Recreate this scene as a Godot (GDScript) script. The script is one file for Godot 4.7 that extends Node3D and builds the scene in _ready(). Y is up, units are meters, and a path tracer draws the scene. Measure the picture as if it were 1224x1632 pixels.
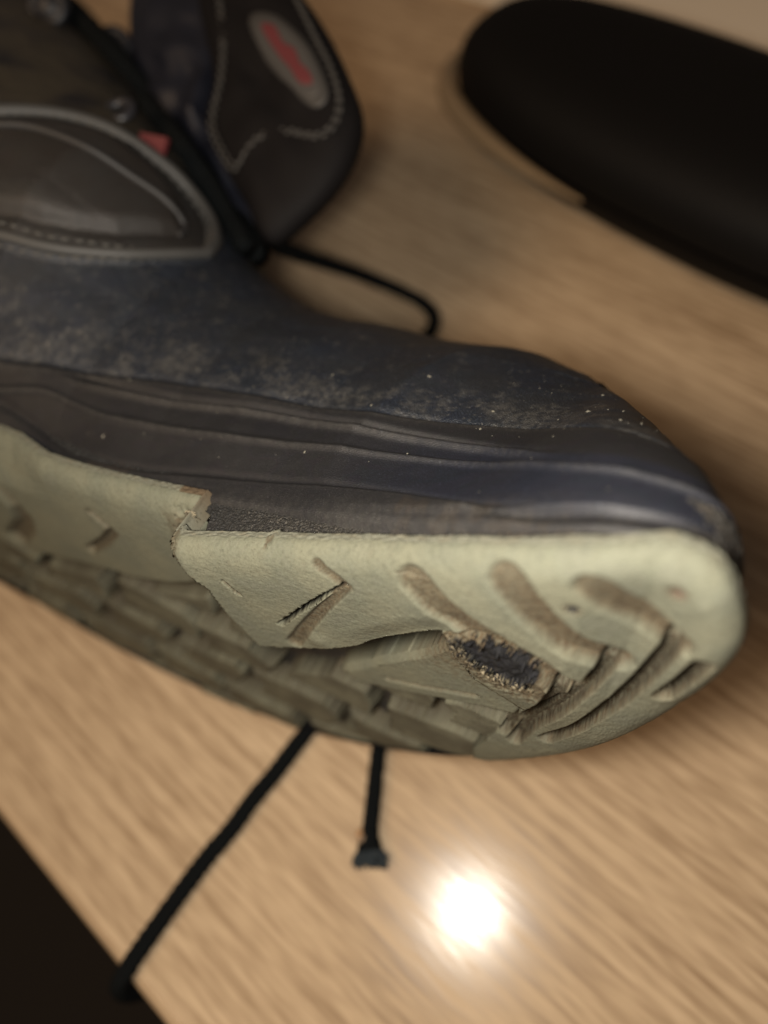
extends Node3D
# A worn work boot lying on its side on a wooden table, photographed close up with a phone flash.

# ---- frame of the boot: T towards the toe, U across the sole (up), N out of the sole; centimetres ----
const BT := Vector3(0.898794, 0.0, 0.438371)
const BN := Vector3(-0.431711, 0.173648, 0.885141)
var BU := BN.cross(BT)
var org := Vector3.ZERO           # where the boot frame starts, metres
var base := Vector3.ZERO          # the boot's root node
var n1 := FastNoiseLite.new()
var n2 := FastNoiseLite.new()
var n3 := FastNoiseLite.new()
var rng := RandomNumberGenerator.new()

func _ready() -> void:
	rng.seed = 7
	setup_view()
	for n in [n1, n2, n3]:
		n.noise_type = FastNoiseLite.TYPE_SIMPLEX
		n.fractal_type = FastNoiseLite.FRACTAL_NONE
		n.frequency = 1.0
	n1.seed = 3; n2.seed = 11; n3.seed = 29
	n2.fractal_type = FastNoiseLite.FRACTAL_FBM; n2.fractal_octaves = 3
	make_materials()
	build_table()
	build_case()
	build_boot()

func setup_view() -> void:
	var cam := Camera3D.new()
	cam.name = "camera"
	cam.keep_aspect = Camera3D.KEEP_HEIGHT
	var lens := CameraAttributesPhysical.new()
	lens.frustum_focal_length = 25.74
	lens.frustum_focus_distance = 0.113
	lens.frustum_near = 0.01
	lens.frustum_far = 40.0
	lens.exposure_aperture = 7.2
	cam.attributes = lens
	cam.fov = 68.43
	cam.near = 0.01
	cam.far = 40.0
	var right := Vector3(0.990004, -0.139045, 0.0)
	var down := Vector3(0, 0, 0)
	var d := Vector3(193.0, 654.0, 1200.0).normalized()   # straight down, in the lens's axes
	# rebuild the axes from the plumb line
	var up_c := -d
	var xw := (Vector3(1, 0, 0) - d * d.x).normalized()
	var zw := xw.cross(up_c)
	right = Vector3(xw.x, up_c.x, zw.x)
	down = Vector3(xw.y, up_c.y, zw.y)
	var fwd := Vector3(xw.z, up_c.z, zw.z)
	cam.transform = Transform3D(Basis(right, -down, -fwd), Vector3(0, 0.199, 0))
	add_child(cam)
	cam.current = true
	var we := WorldEnvironment.new()
	we.name = "world_environment"
	var e := Environment.new()
	e.background_mode = Environment.BG_COLOR
	e.background_color = Color(0.32, 0.285, 0.26)
	e.background_energy_multiplier = 1.0
	e.tonemap_mode = Environment.TONE_MAPPER_LINEAR
	e.tonemap_exposure = 1.0
	e.sdfgi_enabled = true
	e.ssao_enabled = true
	e.ssil_enabled = true
	we.environment = e
	add_child(we)
	var flash := OmniLight3D.new()              # the phone's flash, beside the lens
	flash.name = "phone_flash"
	flash.light_color = Color(1.0, 0.97, 0.92)
	flash.light_energy = 0.0345
	flash.light_size = 0.0025
	flash.omni_range = 5.0
	flash.omni_attenuation = 2.0
	flash.shadow_enabled = true
	flash.position = Vector3(-0.0165, 0.196, -0.0050)
	add_child(flash)
	var lamp := AreaLight3D.new()               # the warm lamp of the room, above and behind
	lamp.name = "ceiling_lamp"
	lamp.light_color = Color(1.0, 0.85, 0.68)
	lamp.light_energy = 0.98
	lamp.area_size = Vector2(0.55, 0.55)
	lamp.area_range = 8.0
	lamp.shadow_enabled = true
	add_child(lamp)
	lamp.look_at_from_position(Vector3(-0.75, 1.25, 0.45), Vector3(0, 0, -0.05), Vector3(0, 0, 1))

# ---------------------------------------------------------------- helpers
var MT := {}

func mat(c: Color, rough: float, vcol := false) -> StandardMaterial3D:
	var m := StandardMaterial3D.new()
	m.albedo_color = c.linear_to_srgb()
	m.roughness = rough
	m.vertex_color_use_as_albedo = vcol
	return m

func noise_tex(size: int, freq: float, sd: int, octaves := 4, kind := FastNoiseLite.TYPE_SIMPLEX_SMOOTH) -> NoiseTexture2D:
	var t := NoiseTexture2D.new()
	var n := FastNoiseLite.new()
	n.noise_type = kind
	n.frequency = freq
	n.seed = sd
	n.fractal_octaves = octaves
	t.noise = n
	t.width = size; t.height = size
	t.seamless = true
	return t

# a fine grain that tiles: a base tone, soft noise and small dots (dust or pits)
func speckle(tone: float, spread: float, dots: int, dot: float, sd: int) -> ImageTexture:
	var size := 512
	var g := RandomNumberGenerator.new()
	g.seed = sd
	var img := Image.create(size, size, false, Image.FORMAT_L8)
	for y in size:
		for x in size:
			var t := clampf(tone + spread * g.randfn(0.0, 0.6), 0.05, 1.0)
			img.set_pixel(x, y, Color(t, t, t))
	for k in dots:
		var cx := g.randi() % size
		var cy := g.randi() % size
		var r := 1 + (g.randi() % 3 if g.randf() < 0.4 else 0)
		var lv := lerpf(tone, dot, g.randf_range(0.4, 1.0))
		for y in range(-r, r + 1):
			for x in range(-r, r + 1):
				if x * x + y * y <= r * r: img.set_pixel((cx + x + size) % size, (cy + y + size) % size, Color(lv, lv, lv))
	return ImageTexture.create_from_image(img)

func make_materials() -> void:
	var fine := noise_tex(512, 0.035, 5, 4)
	var grain := noise_tex(512, 0.06, 9, 3)
	var m := mat(Color.WHITE, 0.78, true)
	m.metallic_specular = 0.3
	m.heightmap_enabled = true; m.heightmap_texture = fine; m.heightmap_scale = 0.0075
	m.uv1_triplanar = true; m.uv1_scale = Vector3(70, 70, 70)
	m.albedo_texture = speckle(0.80, 0.10, 900, 0.55, 3)
	MT.rubber = m
	m = mat(Color.WHITE, 0.44, true)
	m.metallic_specular = 0.45
	m.heightmap_enabled = true; m.heightmap_texture = grain; m.heightmap_scale = 0.02
	m.uv1_triplanar = true; m.uv1_scale = Vector3(90, 90, 90)
	var specks := speckle(0.46, 0.16, 1500, 1.0, 4)
	m.albedo_texture = specks
	MT.leather = m
	m = mat(Color.WHITE, 0.58, true)
	m.metallic_specular = 0.45
	m.heightmap_enabled = true; m.heightmap_texture = grain; m.heightmap_scale = 0.008
	m.uv1_triplanar = true; m.uv1_scale = Vector3(110, 110, 110)
	m.albedo_texture = specks
	MT.rand = m
	MT.midsole = mat(Color.WHITE, 0.75, true)
	MT.midsole.heightmap_enabled = true; MT.midsole.heightmap_texture = grain; MT.midsole.heightmap_scale = 0.06
	MT.midsole.albedo_texture = speckle(0.36, 0.22, 5000, 1.0, 5)
	MT.midsole.uv1_triplanar = true; MT.midsole.uv1_scale = Vector3(60, 60, 60)
	MT.lace = mat(Color(0.0045, 0.0055, 0.006), 0.9)
	MT.lace.metallic_specular = 0.2
	MT.lace.heightmap_enabled = true; MT.lace.heightmap_texture = grain; MT.lace.heightmap_scale = 0.05
	MT.lace.uv1_triplanar = true; MT.lace.uv1_scale = Vector3(60, 60, 60)
	MT.fray = mat(Color(0.165, 0.138, 0.09), 0.9)
	MT.piping = mat(Color(0.042, 0.041, 0.039), 0.6)
	MT.thread = mat(Color(0.065, 0.062, 0.056), 0.8)
	MT.tongue = mat(Color(0.006, 0.0052, 0.0055), 0.7)
	MT.tongue.metallic_specular = 0.25
	MT.nylon = mat(Color(0.009, 0.010, 0.016), 0.5)
	MT.nylon.metallic_specular = 0.35
	MT.hook = mat(Color(0.008, 0.009, 0.013), 0.5)
	MT.badge = mat(Color(0.035, 0.033, 0.031), 0.6)
	MT.red = mat(Color(0.10, 0.017, 0.02), 0.6)
	MT.black = mat(Color(0.006, 0.006, 0.007), 0.5)

func to_world(s: float, u: float, n: float) -> Vector3:
	var p := org + (BT * s + BU * u + BN * n) * 0.01
	if p.y < 0.0012: p.y = 0.0012
	return p - base

func put(parent: Node, called: String, mesh: Mesh, material: Material) -> MeshInstance3D:
	var o := MeshInstance3D.new()
	o.name = called
	o.mesh = mesh
	o.material_override = null
	for k in mesh.get_surface_count():
		mesh.surface_set_material(k, material)
	parent.add_child(o, true)
	return o

func tag(o: Node, label: String, category: String) -> void:
	o.set_meta("label", label)
	o.set_meta("category", category)

func array_mesh(v: PackedVector3Array, nr: PackedVector3Array, col: PackedColorArray, idx: PackedInt32Array, uv := PackedVector2Array()) -> ArrayMesh:
	var a := []
	a.resize(Mesh.ARRAY_MAX)
	a[Mesh.ARRAY_VERTEX] = v
	a[Mesh.ARRAY_NORMAL] = nr
	if col.size(): a[Mesh.ARRAY_COLOR] = col
	if uv.size(): a[Mesh.ARRAY_TEX_UV] = uv
	a[Mesh.ARRAY_INDEX] = idx
	var m := ArrayMesh.new()
	m.add_surface_from_arrays(Mesh.PRIMITIVE_TRIANGLES, a)
	return m

# normals of a grid of na x nb points (rows run along b), pointing away from `inside` hints through sgn
func grid_normals(v: PackedVector3Array, na: int, nb: int, wrap_a := false) -> PackedVector3Array:
	var out := PackedVector3Array()
	out.resize(v.size())
	for i in na:
		var i0 := i - 1
		var i1 := i + 1
		if i0 < 0: i0 = na - 1 if wrap_a else 0
		if i1 >= na: i1 = 0 if wrap_a else na - 1
		for j in nb:
			var j0 := maxi(j - 1, 0)
			var j1 := mini(j + 1, nb - 1)
			var c := (v[i1 * nb + j] - v[i0 * nb + j]).cross(v[i * nb + j1] - v[i * nb + j0])
			out[i * nb + j] = c.normalized() if c.length_squared() > 1e-20 else (out[i * nb + j - 1] if j > 0 else Vector3.ZERO)
		for j in range(nb - 2, -1, -1):
			if out[i * nb + j] == Vector3.ZERO: out[i * nb + j] = out[i * nb + j + 1]
	return out

# a dictionary region -> ArrayMesh from a grid; a negative region leaves the cell out
func grid_meshes(v: PackedVector3Array, col: PackedColorArray, reg: PackedInt32Array, na: int, nb: int, flip: bool, wrap_a := false) -> Dictionary:
	var nr := grid_normals(v, na, nb, wrap_a)
	if flip:
		for k in nr.size(): nr[k] = -nr[k]
	var lists := {}
	for i in (na if wrap_a else na - 1):
		var i1 := (i + 1) % na
		for j in nb - 1:
			var a := i * nb + j
			var b := i1 * nb + j
			var r := reg[a] if reg.size() else 0
			if r < 0: continue
			if not lists.has(r): lists[r] = []
			lists[r].append(Vector4i(a, b, b + 1, a + 1))
	var out := {}
	for r in lists:
		var remap := {}
		var vv := PackedVector3Array()
		var nn := PackedVector3Array()
		var cc := PackedColorArray()
		var idx := PackedInt32Array()
		for q: Vector4i in lists[r]:
			var k := [0, 0, 0, 0]
			for e in 4:
				var g: int = q[e]
				if not remap.has(g):
					remap[g] = vv.size()
					vv.append(v[g]); nn.append(nr[g])
					if col.size(): cc.append(col[g])
				k[e] = remap[g]
			if flip: idx.append_array([k[0], k[1], k[2], k[0], k[2], k[3]])
			else: idx.append_array([k[0], k[2], k[1], k[0], k[3], k[2]])
		out[r] = array_mesh(vv, nn, cc, idx)
	return out

func smooth_path(pts: Array, per: int) -> Array:
	var c := Curve3D.new()
	for k in pts.size():
		var p: Vector3 = pts[k]
		var a: Vector3 = pts[maxi(k - 1, 0)]
		var b: Vector3 = pts[mini(k + 1, pts.size() - 1)]
		var t := (b - a) / 6.0
		c.add_point(p, -t, t)
	var out := []
	var total := per * (pts.size() - 1)
	for k in total + 1:
		out.append(c.sample_baked(c.get_baked_length() * k / total, true))
	return out

# a round cord along points (metres); radius may vary through the callable
func tube(pts: Array, radius: Callable, sides := 12, twist := 0.0) -> ArrayMesh:
	var v := PackedVector3Array()
	var m := pts.size()
	var up := Vector3(0.13, 1, 0.21).normalized()
	for i in m:
		var a: Vector3 = pts[maxi(i - 1, 0)]
		var b: Vector3 = pts[mini(i + 1, m - 1)]
		var t := (b - a).normalized()
		var x := up.cross(t).normalized()
		var y := t.cross(x)
		up = y
		for j in sides + 1:
			var ang := TAU * j / sides
			var r: float = radius.call(float(i) / (m - 1), ang + twist * i)
			v.append(pts[i] + (x * cos(ang) + y * sin(ang)) * r)
	var nr := grid_normals(v, m, sides + 1)
	var idx := PackedInt32Array()
	var nb := sides + 1
	for i in m:
		nr[i * nb] = (v[i * nb] - pts[i]).normalized(); nr[i * nb + sides] = nr[i * nb]
		for j in nb:
			if nr[i * nb + j].dot(v[i * nb + j] - pts[i]) < 0: nr[i * nb + j] = -nr[i * nb + j]
	for i in m - 1:
		for j in sides:
			var a := i * nb + j
			idx.append_array([a, a + nb + 1, a + 1, a, a + nb, a + nb + 1])
	# end caps
	for e in [0, m - 1]:
		var c := v.size()
		var t: Vector3 = (pts[0] - pts[1]).normalized() if e == 0 else (pts[m - 1] - pts[m - 2]).normalized()
		v.append(pts[e]); nr.append(t)
		for j in sides:
			if e == 0: idx.append_array([c, e * nb + j, e * nb + j + 1])
			else: idx.append_array([c, e * nb + j + 1, e * nb + j])
	return array_mesh(v, nr, PackedColorArray(), idx)

func cord(pts: Array, r: float, per := 14) -> ArrayMesh:
	var path := smooth_path(pts, per)
	return tube(path, func(t, ang): return r * (1.0 + 0.09 * sin(ang * 3.0 + t * 210.0) * sin(ang * 3.0 - t * 210.0) + 0.05 * n1.get_noise_2d(t * 60.0, ang)), 14, 0.35)

func lerp_table(t: PackedFloat32Array, x: float) -> float:   # x0,y0,x1,y1,...
	var m := t.size()
	if x <= t[0]: return t[1]
	for k in range(2, m, 2):
		if x <= t[k]:
			return lerpf(t[k - 1], t[k + 1], (x - t[k - 2]) / (t[k] - t[k - 2]))
	return t[m - 1]

func soft_table(t: PackedFloat32Array, x: float) -> float:
	var sum := 0.0
	for k in 7: sum += lerp_table(t, x + (k - 3) * 0.22)
	return sum / 7.0

func seg_dist(p: Vector2, pts: PackedVector2Array) -> float:
	var best := 1e9
	for k in pts.size() - 1:
		var q := Geometry2D.get_closest_point_to_segment(p, pts[k], pts[k + 1])
		best = minf(best, p.distance_squared_to(q))
	return sqrt(best)

func gauss(x: float, s: float) -> float:
	return exp(-x * x / (2.0 * s * s))

func v2(a: Array) -> PackedVector2Array:
	var out := PackedVector2Array()
	for k in range(0, a.size(), 2): out.append(Vector2(a[k], a[k + 1]))
	return out

# ---------------------------------------------------------------- table, floor, case
func build_table() -> void:
	var ex := Vector3(0.757, 0, 0.653).normalized()       # along the grain and the near edge
	var ez := Vector3(-ex.z, 0, ex.x)                      # towards the near edge
	var edge := Vector3(-0.1043, 0, -0.0002)
	var root := Node3D.new()
	root.name = "wooden_table"
	root.transform = Transform3D(Basis(ex, Vector3.UP, ez), edge)
	add_child(root)
	tag(root, "light brown wood grain table under the boot with its near edge at lower left", "table")
	# wood picture: fine streaks along the grain
	var w := 1400
	var h := 1100
	var img := Image.create(w, h, false, Image.FORMAT_RGB8)
	var rough := Image.create(w, h, false, Image.FORMAT_L8)
	var a := FastNoiseLite.new(); a.noise_type = FastNoiseLite.TYPE_SIMPLEX_SMOOTH; a.seed = 41; a.frequency = 1.0; a.fractal_octaves = 2
	var light := Color(0.465, 0.350, 0.228)
	var dark := Color(0.245, 0.166, 0.098)
	for y in h:
		for x in w:
			var px := x * 0.05
			var py := y * 0.05
			var bend := a.get_noise_2d(px * 0.03, py * 0.05) * 0.35
			var yy := py + bend
			var broad := a.get_noise_2d(px * 0.03 + 31.0, yy * 0.5)
			var mid := a.get_noise_2d(px * 0.13, yy * 4.0 + 17.0)
			var pore := a.get_noise_2d(px * 0.7 + 90.0, yy * 8.0)
			var g := 0.50 + 0.17 * broad + 0.60 * mid + 0.46 * pore
			var c := light.lerp(dark, clampf(g - 0.12, 0.0, 1.0))
			c = c.linear_to_srgb()
			img.set_pixel(x, y, c)
			var rr := clampf(0.20 + 0.05 * mid + 0.06 * pore, 0.10, 0.7)
			rough.set_pixel(x, y, Color(rr, rr, rr))
	var m := StandardMaterial3D.new()
	m.albedo_texture = ImageTexture.create_from_image(img)
	m.roughness = 1.0
	m.roughness_texture = ImageTexture.create_from_image(rough)
	m.roughness_texture_channel = BaseMaterial3D.TEXTURE_CHANNEL_RED
	m.metallic_specular = 0.36
	m.heightmap_enabled = true
	m.heightmap_texture = m.roughness_texture
	m.heightmap_scale = 0.011
	# slab: 1.5 m along the grain, 0.75 m deep, with a rounded near edge
	var prof := PackedVector2Array()      # (z towards the near edge, y)
	prof.append(Vector2(-0.75, 0)); prof.append(Vector2(-0.3, 0)); prof.append(Vector2(-0.004, 0))
	for k in 6:
		var an := PI / 2 * (k + 1) / 6.0
		prof.append(Vector2(-0.004 + 0.004 * sin(an), -0.004 + 0.004 * cos(an)))
	prof.append(Vector2(0, -0.023)); prof.append(Vector2(-0.002, -0.025)); prof.append(Vector2(-0.75, -0.025))
	var st := SurfaceTool.new()
	st.begin(Mesh.PRIMITIVE_TRIANGLES)
	var xs := [-0.75, -0.2, 0.2, 0.75]
	for i in 3:
		for k in prof.size():
			var p := prof[k]
			var q := prof[(k + 1) % prof.size()]
			var quad := [Vector3(xs[i], p.y, p.x), Vector3(xs[i + 1], p.y, p.x), Vector3(xs[i + 1], q.y, q.x), Vector3(xs[i], q.y, q.x)]
			st.set_smooth_group(1 if k >= 2 and k < 9 else 3 + k)
			for e in [0, 1, 2, 0, 2, 3]:
				var vv: Vector3 = quad[e]
				st.set_uv(Vector2((vv.x + 0.22) / 0.70, (vv.z + vv.y * -1.0 + 0.48) / 0.55))
				st.add_vertex(vv)
	for e in [-0.75, 0.75]:
		for k in range(1, prof.size() - 1):
			st.set_smooth_group(40)
			for q in ([0, k, k + 1] if e > 0 else [0, k + 1, k]):
				st.set_uv(Vector2(0, 0)); st.add_vertex(Vector3(e, prof[q].y, prof[q].x))
	st.index()
	st.generate_normals()
	put(root, "tabletop", st.commit(), m)
	# legs, well under the top
	var leg_m := mat(Color(0.02, 0.02, 0.02), 0.5)
	for sx in [-0.68, 0.68]:
		for sz in [-0.68, -0.07]:
			var lm := CylinderMesh.new()
			lm.top_radius = 0.022; lm.bottom_radius = 0.018; lm.height = 0.70; lm.radial_segments = 20
			var l := put(root, "leg", lm, leg_m)
			l.position = Vector3(sx, -0.375, sz)
	# the dark floor beyond the edge
	var fl := PlaneMesh.new()
	fl.size = Vector2(8, 8)
	var fm := mat(Color(0.012, 0.009, 0.007), 0.85)
	var f := put(self, "floor", fl, fm)
	f.position = Vector3(0, -0.726, 0)
	f.set_meta("kind", "structure")
	tag(f, "dark floor seen past the near edge of the table", "floor")
	# thin pale box standing for the lighter area behind the case
	var bx := BoxMesh.new()
	bx.size = Vector3(0.26, 0.004, 0.24)
	var pm := mat(Color(0.62, 0.55, 0.45), 0.7)
	var pale := put(self, "pale_block", bx, pm)
	pale.transform = Transform3D(Basis(ex, Vector3.UP, ez), Vector3(0.145, 0.0022, -0.425))
	tag(pale, "pale beige flat pad lying on the table behind the black case", "block")

func build_case() -> void:
	# an elongated black clamshell with round ends: two shells and the rim between them
	var ex := Vector3(0.69, 0, 0.724).normalized()
	var ez := Vector3(-ex.z, 0, ex.x)
	var root := Node3D.new()
	root.name = "black_case"
	var mid := Vector3(0.0870, 0, -0.2270)
	root.transform = Transform3D(Basis(ex, Vector3.UP, ez), mid)
	add_child(root)
	tag(root, "black rounded case with a rim coloured as a warm reflection lying behind the boot toe", "case")
	var hl := 0.108
	var hw := 0.040
	var sm := mat(Color(0.0045, 0.004, 0.0038), 0.6)
	sm.metallic_specular = 0.22
	sm.heightmap_enabled = true; sm.heightmap_texture = noise_tex(256, 0.05, 77, 3); sm.heightmap_scale = 0.02
	sm.uv1_triplanar = true; sm.uv1_scale = Vector3(60, 60, 60)
	var reflect_m := mat(Color(0.22, 0.155, 0.09), 0.3)  # brown of a warm reflection, put into the rim's colour
	var shapes := {"lower_shell": [0.0012, 0.018, 0.93, 1.0], "lid": [0.0205, 0.047, 1.0, 0.0]}
	var na := 120
	for nm in ["lower_shell", "lid"]:
		var v := PackedVector3Array()
		var nb := 26
		for i in na:
			var an := TAU * i / na
			var e := 0.80
			var cx := signf(cos(an)) * pow(absf(cos(an)), e) * hl
			var cz := signf(sin(an)) * pow(absf(sin(an)), e) * hw
			for j in nb:
				var t := float(j) / (nb - 1)
				if nm == "lid":
					var f := t * PI / 2
					var k := pow(cos(f), 0.62)
					var sx := clampf(cx, hw * 0.8 - hl, hl - hw * 0.8)
					v.append(Vector3(sx + (cx - sx) * k, 0.0205 + 0.0215 * pow(sin(f), 0.85), cz * k))
				else:
					var f := t * PI / 2
					var k := pow(cos(f), 0.5)
					v.append(Vector3(cx * k * 0.985, 0.0185 - 0.0173 * pow(sin(f), 0.8), cz * k * 0.985))
		var ms: ArrayMesh = grid_meshes(v, PackedColorArray(), PackedInt32Array(), na, nb, nm != "lid", true)[0]
		put(root, nm, ms, sm)
	# rim: a bead along one end, its brown standing in for a reflection
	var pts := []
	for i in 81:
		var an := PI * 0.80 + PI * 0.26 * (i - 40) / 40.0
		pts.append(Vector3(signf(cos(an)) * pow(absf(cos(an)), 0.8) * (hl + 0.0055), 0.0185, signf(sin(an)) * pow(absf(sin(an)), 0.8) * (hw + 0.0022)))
	put(root, "rim", tube(pts, func(t, _a): return 0.0006 + 0.0036 * pow(sin(PI * t), 1.1), 10), reflect_m)

# ---------------------------------------------------------------- boot: base shape
const RN := 1500
var RQ := PackedVector2Array()
var RS := PackedVector2Array()
var RR := PackedVector2Array()
var RL := 0.0
var OUTLINE := [-26.2, 1.0, -25.6, 3.6, -23, 5.2, -17.5, 5.3, -13, 5.3, -9, 5.7, -4.6, 6.5, -1, 7.75, 1.0, 8.85, 2.2, 9.45, 3.1, 9.5, 3.6, 8.7, 3.66, 7.4, 3.25, 5.3, 2.35, 3.1, 0, 0, -3.9, -2.7, -7, -3.4, -10, -3.35, -14.2, -2.5, -19, -2.6, -23, -2.9, -25.6, -1.3]
var SPINE := PackedFloat32Array([-24, 1.2, -17, 1.4, -10, 1.6, -4, 2.3, -1, 3.8, 0.39, 5.63, 1.14, 6.53])
var HEIGHT := PackedFloat32Array([-24, 20, -17.6, 14.8, -13.3, 11.4, -11, 10.0, -9.4, 9.0, -8, 8.1, -6.5, 7.3, -5, 6.944, -2.5, 6.867, -0.9, 6.654, 0.142, 6.058, 0.692, 5.344, 1.142, 4.398])
var EXPO := PackedFloat32Array([-14, 3.4, -9, 2.9, -5, 2.751, -1, 2.172, 1.3, 1.974])
var BULGE := PackedFloat32Array([-16, 4.2, -11, 3.2, -8, 1.3, -5.5, 0.75, -3, 0.712, 0, 0.296, 1.3, -1.28])

func make_ring() -> void:
	var P := v2(OUTLINE)
	var m := P.size()
	var c := PackedVector2Array()
	for i in m:
		var p0 := P[(i - 1 + m) % m]
		var p1 := P[i]
		var p2 := P[(i + 1) % m]
		var p3 := P[(i + 2) % m]
		var d1 := sqrt(p1.distance_to(p2)); var d0 := sqrt(p0.distance_to(p1)); var d2 := sqrt(p2.distance_to(p3))
		var m1 := ((p1 - p0) / d0 - (p2 - p0) / (d0 + d1) + (p2 - p1) / d1) * d1
		var m2 := ((p2 - p1) / d1 - (p3 - p1) / (d1 + d2) + (p3 - p2) / d2) * d1
		for k in 60:
			var t := k / 60.0
			c.append((2 * t * t * t - 3 * t * t + 1) * p1 + (t * t * t - 2 * t * t + t) * m1 + (-2 * t * t * t + 3 * t * t) * p2 + (t * t * t - t * t) * m2)
	c.append(c[0])
	var acc := PackedFloat32Array([0.0])
	for k in range(1, c.size()): acc.append(acc[k - 1] + c[k].distance_to(c[k - 1]))
	RL = acc[acc.size() - 1]
	RQ.resize(RN)
	var j := 0
	for k in RN:
		var g := RL * k / RN
		while acc[j + 1] < g: j += 1
		RQ[k] = c[j].lerp(c[j + 1], (g - acc[j]) / maxf(acc[j + 1] - acc[j], 1e-6))
	RS.resize(RN)
	for k in RN: RS[k] = on_spine(RQ[k])
	for pass_no in 3:
		var half := 17
		var sum := Vector2.ZERO
		for k in range(-half, half + 1): sum += RS[(k + RN) % RN]
		var out := PackedVector2Array(); out.resize(RN)
		for k in RN:
			out[k] = sum / (2 * half + 1)
			sum += RS[(k + half + 1) % RN] - RS[(k - half + RN) % RN]
		RS = out
	for k in RN: RS[k] = on_spine(RS[k])

	# a rounder outline for the levels above the sole
	RR = RQ.duplicate()
	for pass_no in 2:
		var half := int(round(1.907 / RL * RN))
		var sum := Vector2.ZERO
		for k in range(-half, half + 1): sum += RR[(k + RN) % RN]
		var out := PackedVector2Array(); out.resize(RN)
		for k in RN:
			out[k] = sum / (2 * half + 1)
			sum += RR[(k + half + 1) % RN] - RR[(k - half + RN) % RN]
		RR = out

func on_spine(p: Vector2) -> Vector2:
	var best := Vector2.ZERO
	var bd := 1e9
	for k in range(0, SPINE.size() - 2, 2):
		var q := Geometry2D.get_closest_point_to_segment(p, Vector2(SPINE[k], SPINE[k + 1]), Vector2(SPINE[k + 2], SPINE[k + 3]))
		var d := p.distance_squared_to(q)
		if d < bd: bd = d; best = q
	return best

func ring_at(a: float, which: PackedVector2Array) -> Vector2:
	var x := fposmod(a / RL, 1.0) * RN
	var i := int(x)
	return which[i % RN].lerp(which[(i + 1) % RN], x - i)

func station_of(st: PackedFloat32Array, a: float) -> int:
	return st.bsearch(a)

# a list of stations round the sole: (start, end, step) triples
func stations(list: Array) -> PackedFloat32Array:
	var out := PackedFloat32Array()
	for k in list:
		var n := int(ceil((k[1] - k[0]) / k[2]))
		for i in n: out.append(k[0] + (k[1] - k[0]) * i / n)
	out.append(list[list.size() - 1][1])
	return out

# ---------------------------------------------------------------- boot: upper
var LA := PackedFloat32Array([0, 1.4, 18.54, 1.5, 19.9, 1.9, 21.3, 2.12, 22.7, 2.38, 26.7, 2.42, 28.1, 2.58, 28.9, 2.58, 31.2, 2.05, 32.3, 1.82, 32.9, 1.65, 34, 1.5, 40, 1.8, 73, 2.0])
var LB := PackedFloat32Array([0, 1.7, 20.4, 1.8, 22.2, 1.9, 24.8, 2.08, 27.0, 2.02, 28.1, 2.0, 29.3, 1.8, 30.8, 1.3, 34, 1.1, 73, 1.5])
var LC := PackedFloat32Array([0, 1.0, 18.4, 0.95, 18.84, 1.02, 19.32, 1.3, 19.81, 1.42, 20.35, 1.4, 21.03, 1.22, 21.9, 1.3, 24.1, 1.4, 26, 1.48, 27.3, 1.5, 28.3, 1.5, 29.6, 1.3, 30.9, 0.95, 31.7, 0.82, 32.2, 0.88, 32.6, 0.8, 32.9, 0.7, 40, 1.0, 73, 1.2])
var LD := PackedFloat32Array([0, 0.6, 19.0, 0.8, 20.2, 0.6, 21.3, 0.38, 22.6, 0.38, 24, 0.57, 25.9, 0.72, 27.6, 0.72, 29.0, 0.50, 30.3, 0.22, 31.5, 0.14, 32.2, 0.2, 33, 0.22, 40, 0.5, 73, 0.6])
var PANEL := [14.6, 5.3, 15.43, 6.2, 16.26, 7.1, 17.18, 7.6, 18.2, 7.85, 18.84, 7.85, 19.47, 7.5, 20.05, 6.8, 20.3, 6.2, 20.1, 5.6, 19.57, 4.7, 18.88, 4.1, 18.25, 3.75, 17.47, 3.5, 16.6, 3.3, 15.0, 3.2, 13.8, 4.0]

func base_upper(a: float, f: float) -> Vector3:   # (s, u, n) of the smooth upper at station a, angle f
	var Q := ring_at(a, RQ)
	var S := ring_at(a, RS)
	var ex := lerp_table(EXPO, S.x)
	var T := lerp_table(HEIGHT, S.x)
	var c := pow(maxf(cos(f), 0.0), 2.0 / ex)
	var sn := pow(maxf(sin(f), 0.0), 2.0 / ex)
	var w := 0.35 + T * sn
	var bul := -0.2 + lerp_table(BULGE, S.x) * sin(clampf(w / 7.0, 0, 1) * PI / 2)
	var d := Q - S
	var dn := d / maxf(d.length(), 1e-4)
	var p := S + (Q.lerp(ring_at(a, RR), smoothstep(0.5, 4.0, w)) - S) * c + dn * bul * c
	return Vector3(p.x, p.y, -w)

# fullness of the toe box: how far the leather stands off the smooth form, round the toe and over it
const FULL := [[0, 3, 1, 6, 4], [-1, 0, 5, -7, 12], [1, -1, 2, 0, -13], [1, 0, 4, 0, 14], [11, 14, 0, 5, 5], [6, 6, 0, -4, -5], [-19, -3, -3, -6, -5], [13, 11, 6, 1, 1], [9, 2, -4, 0, -2], [2, 1, 3, 1, 10], [0, 0, 3, 1, 1]]

func dome(a: float, deg: float) -> float:
	if a < 21.0 or a > 44.0: return 0.0
	var sum := 0.0
	for i in 11:
		var ga := exp(-pow((a - 25.0 - 1.4 * i) / 1.35, 2.0) / 2.0)
		if ga < 0.01: continue
		for k in 5:
			sum += 0.01 * FULL[i][k] * ga * exp(-pow((deg - 16.0 - 16.0 * k) / 15.0, 2.0) / 2.0)
	return sum

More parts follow.
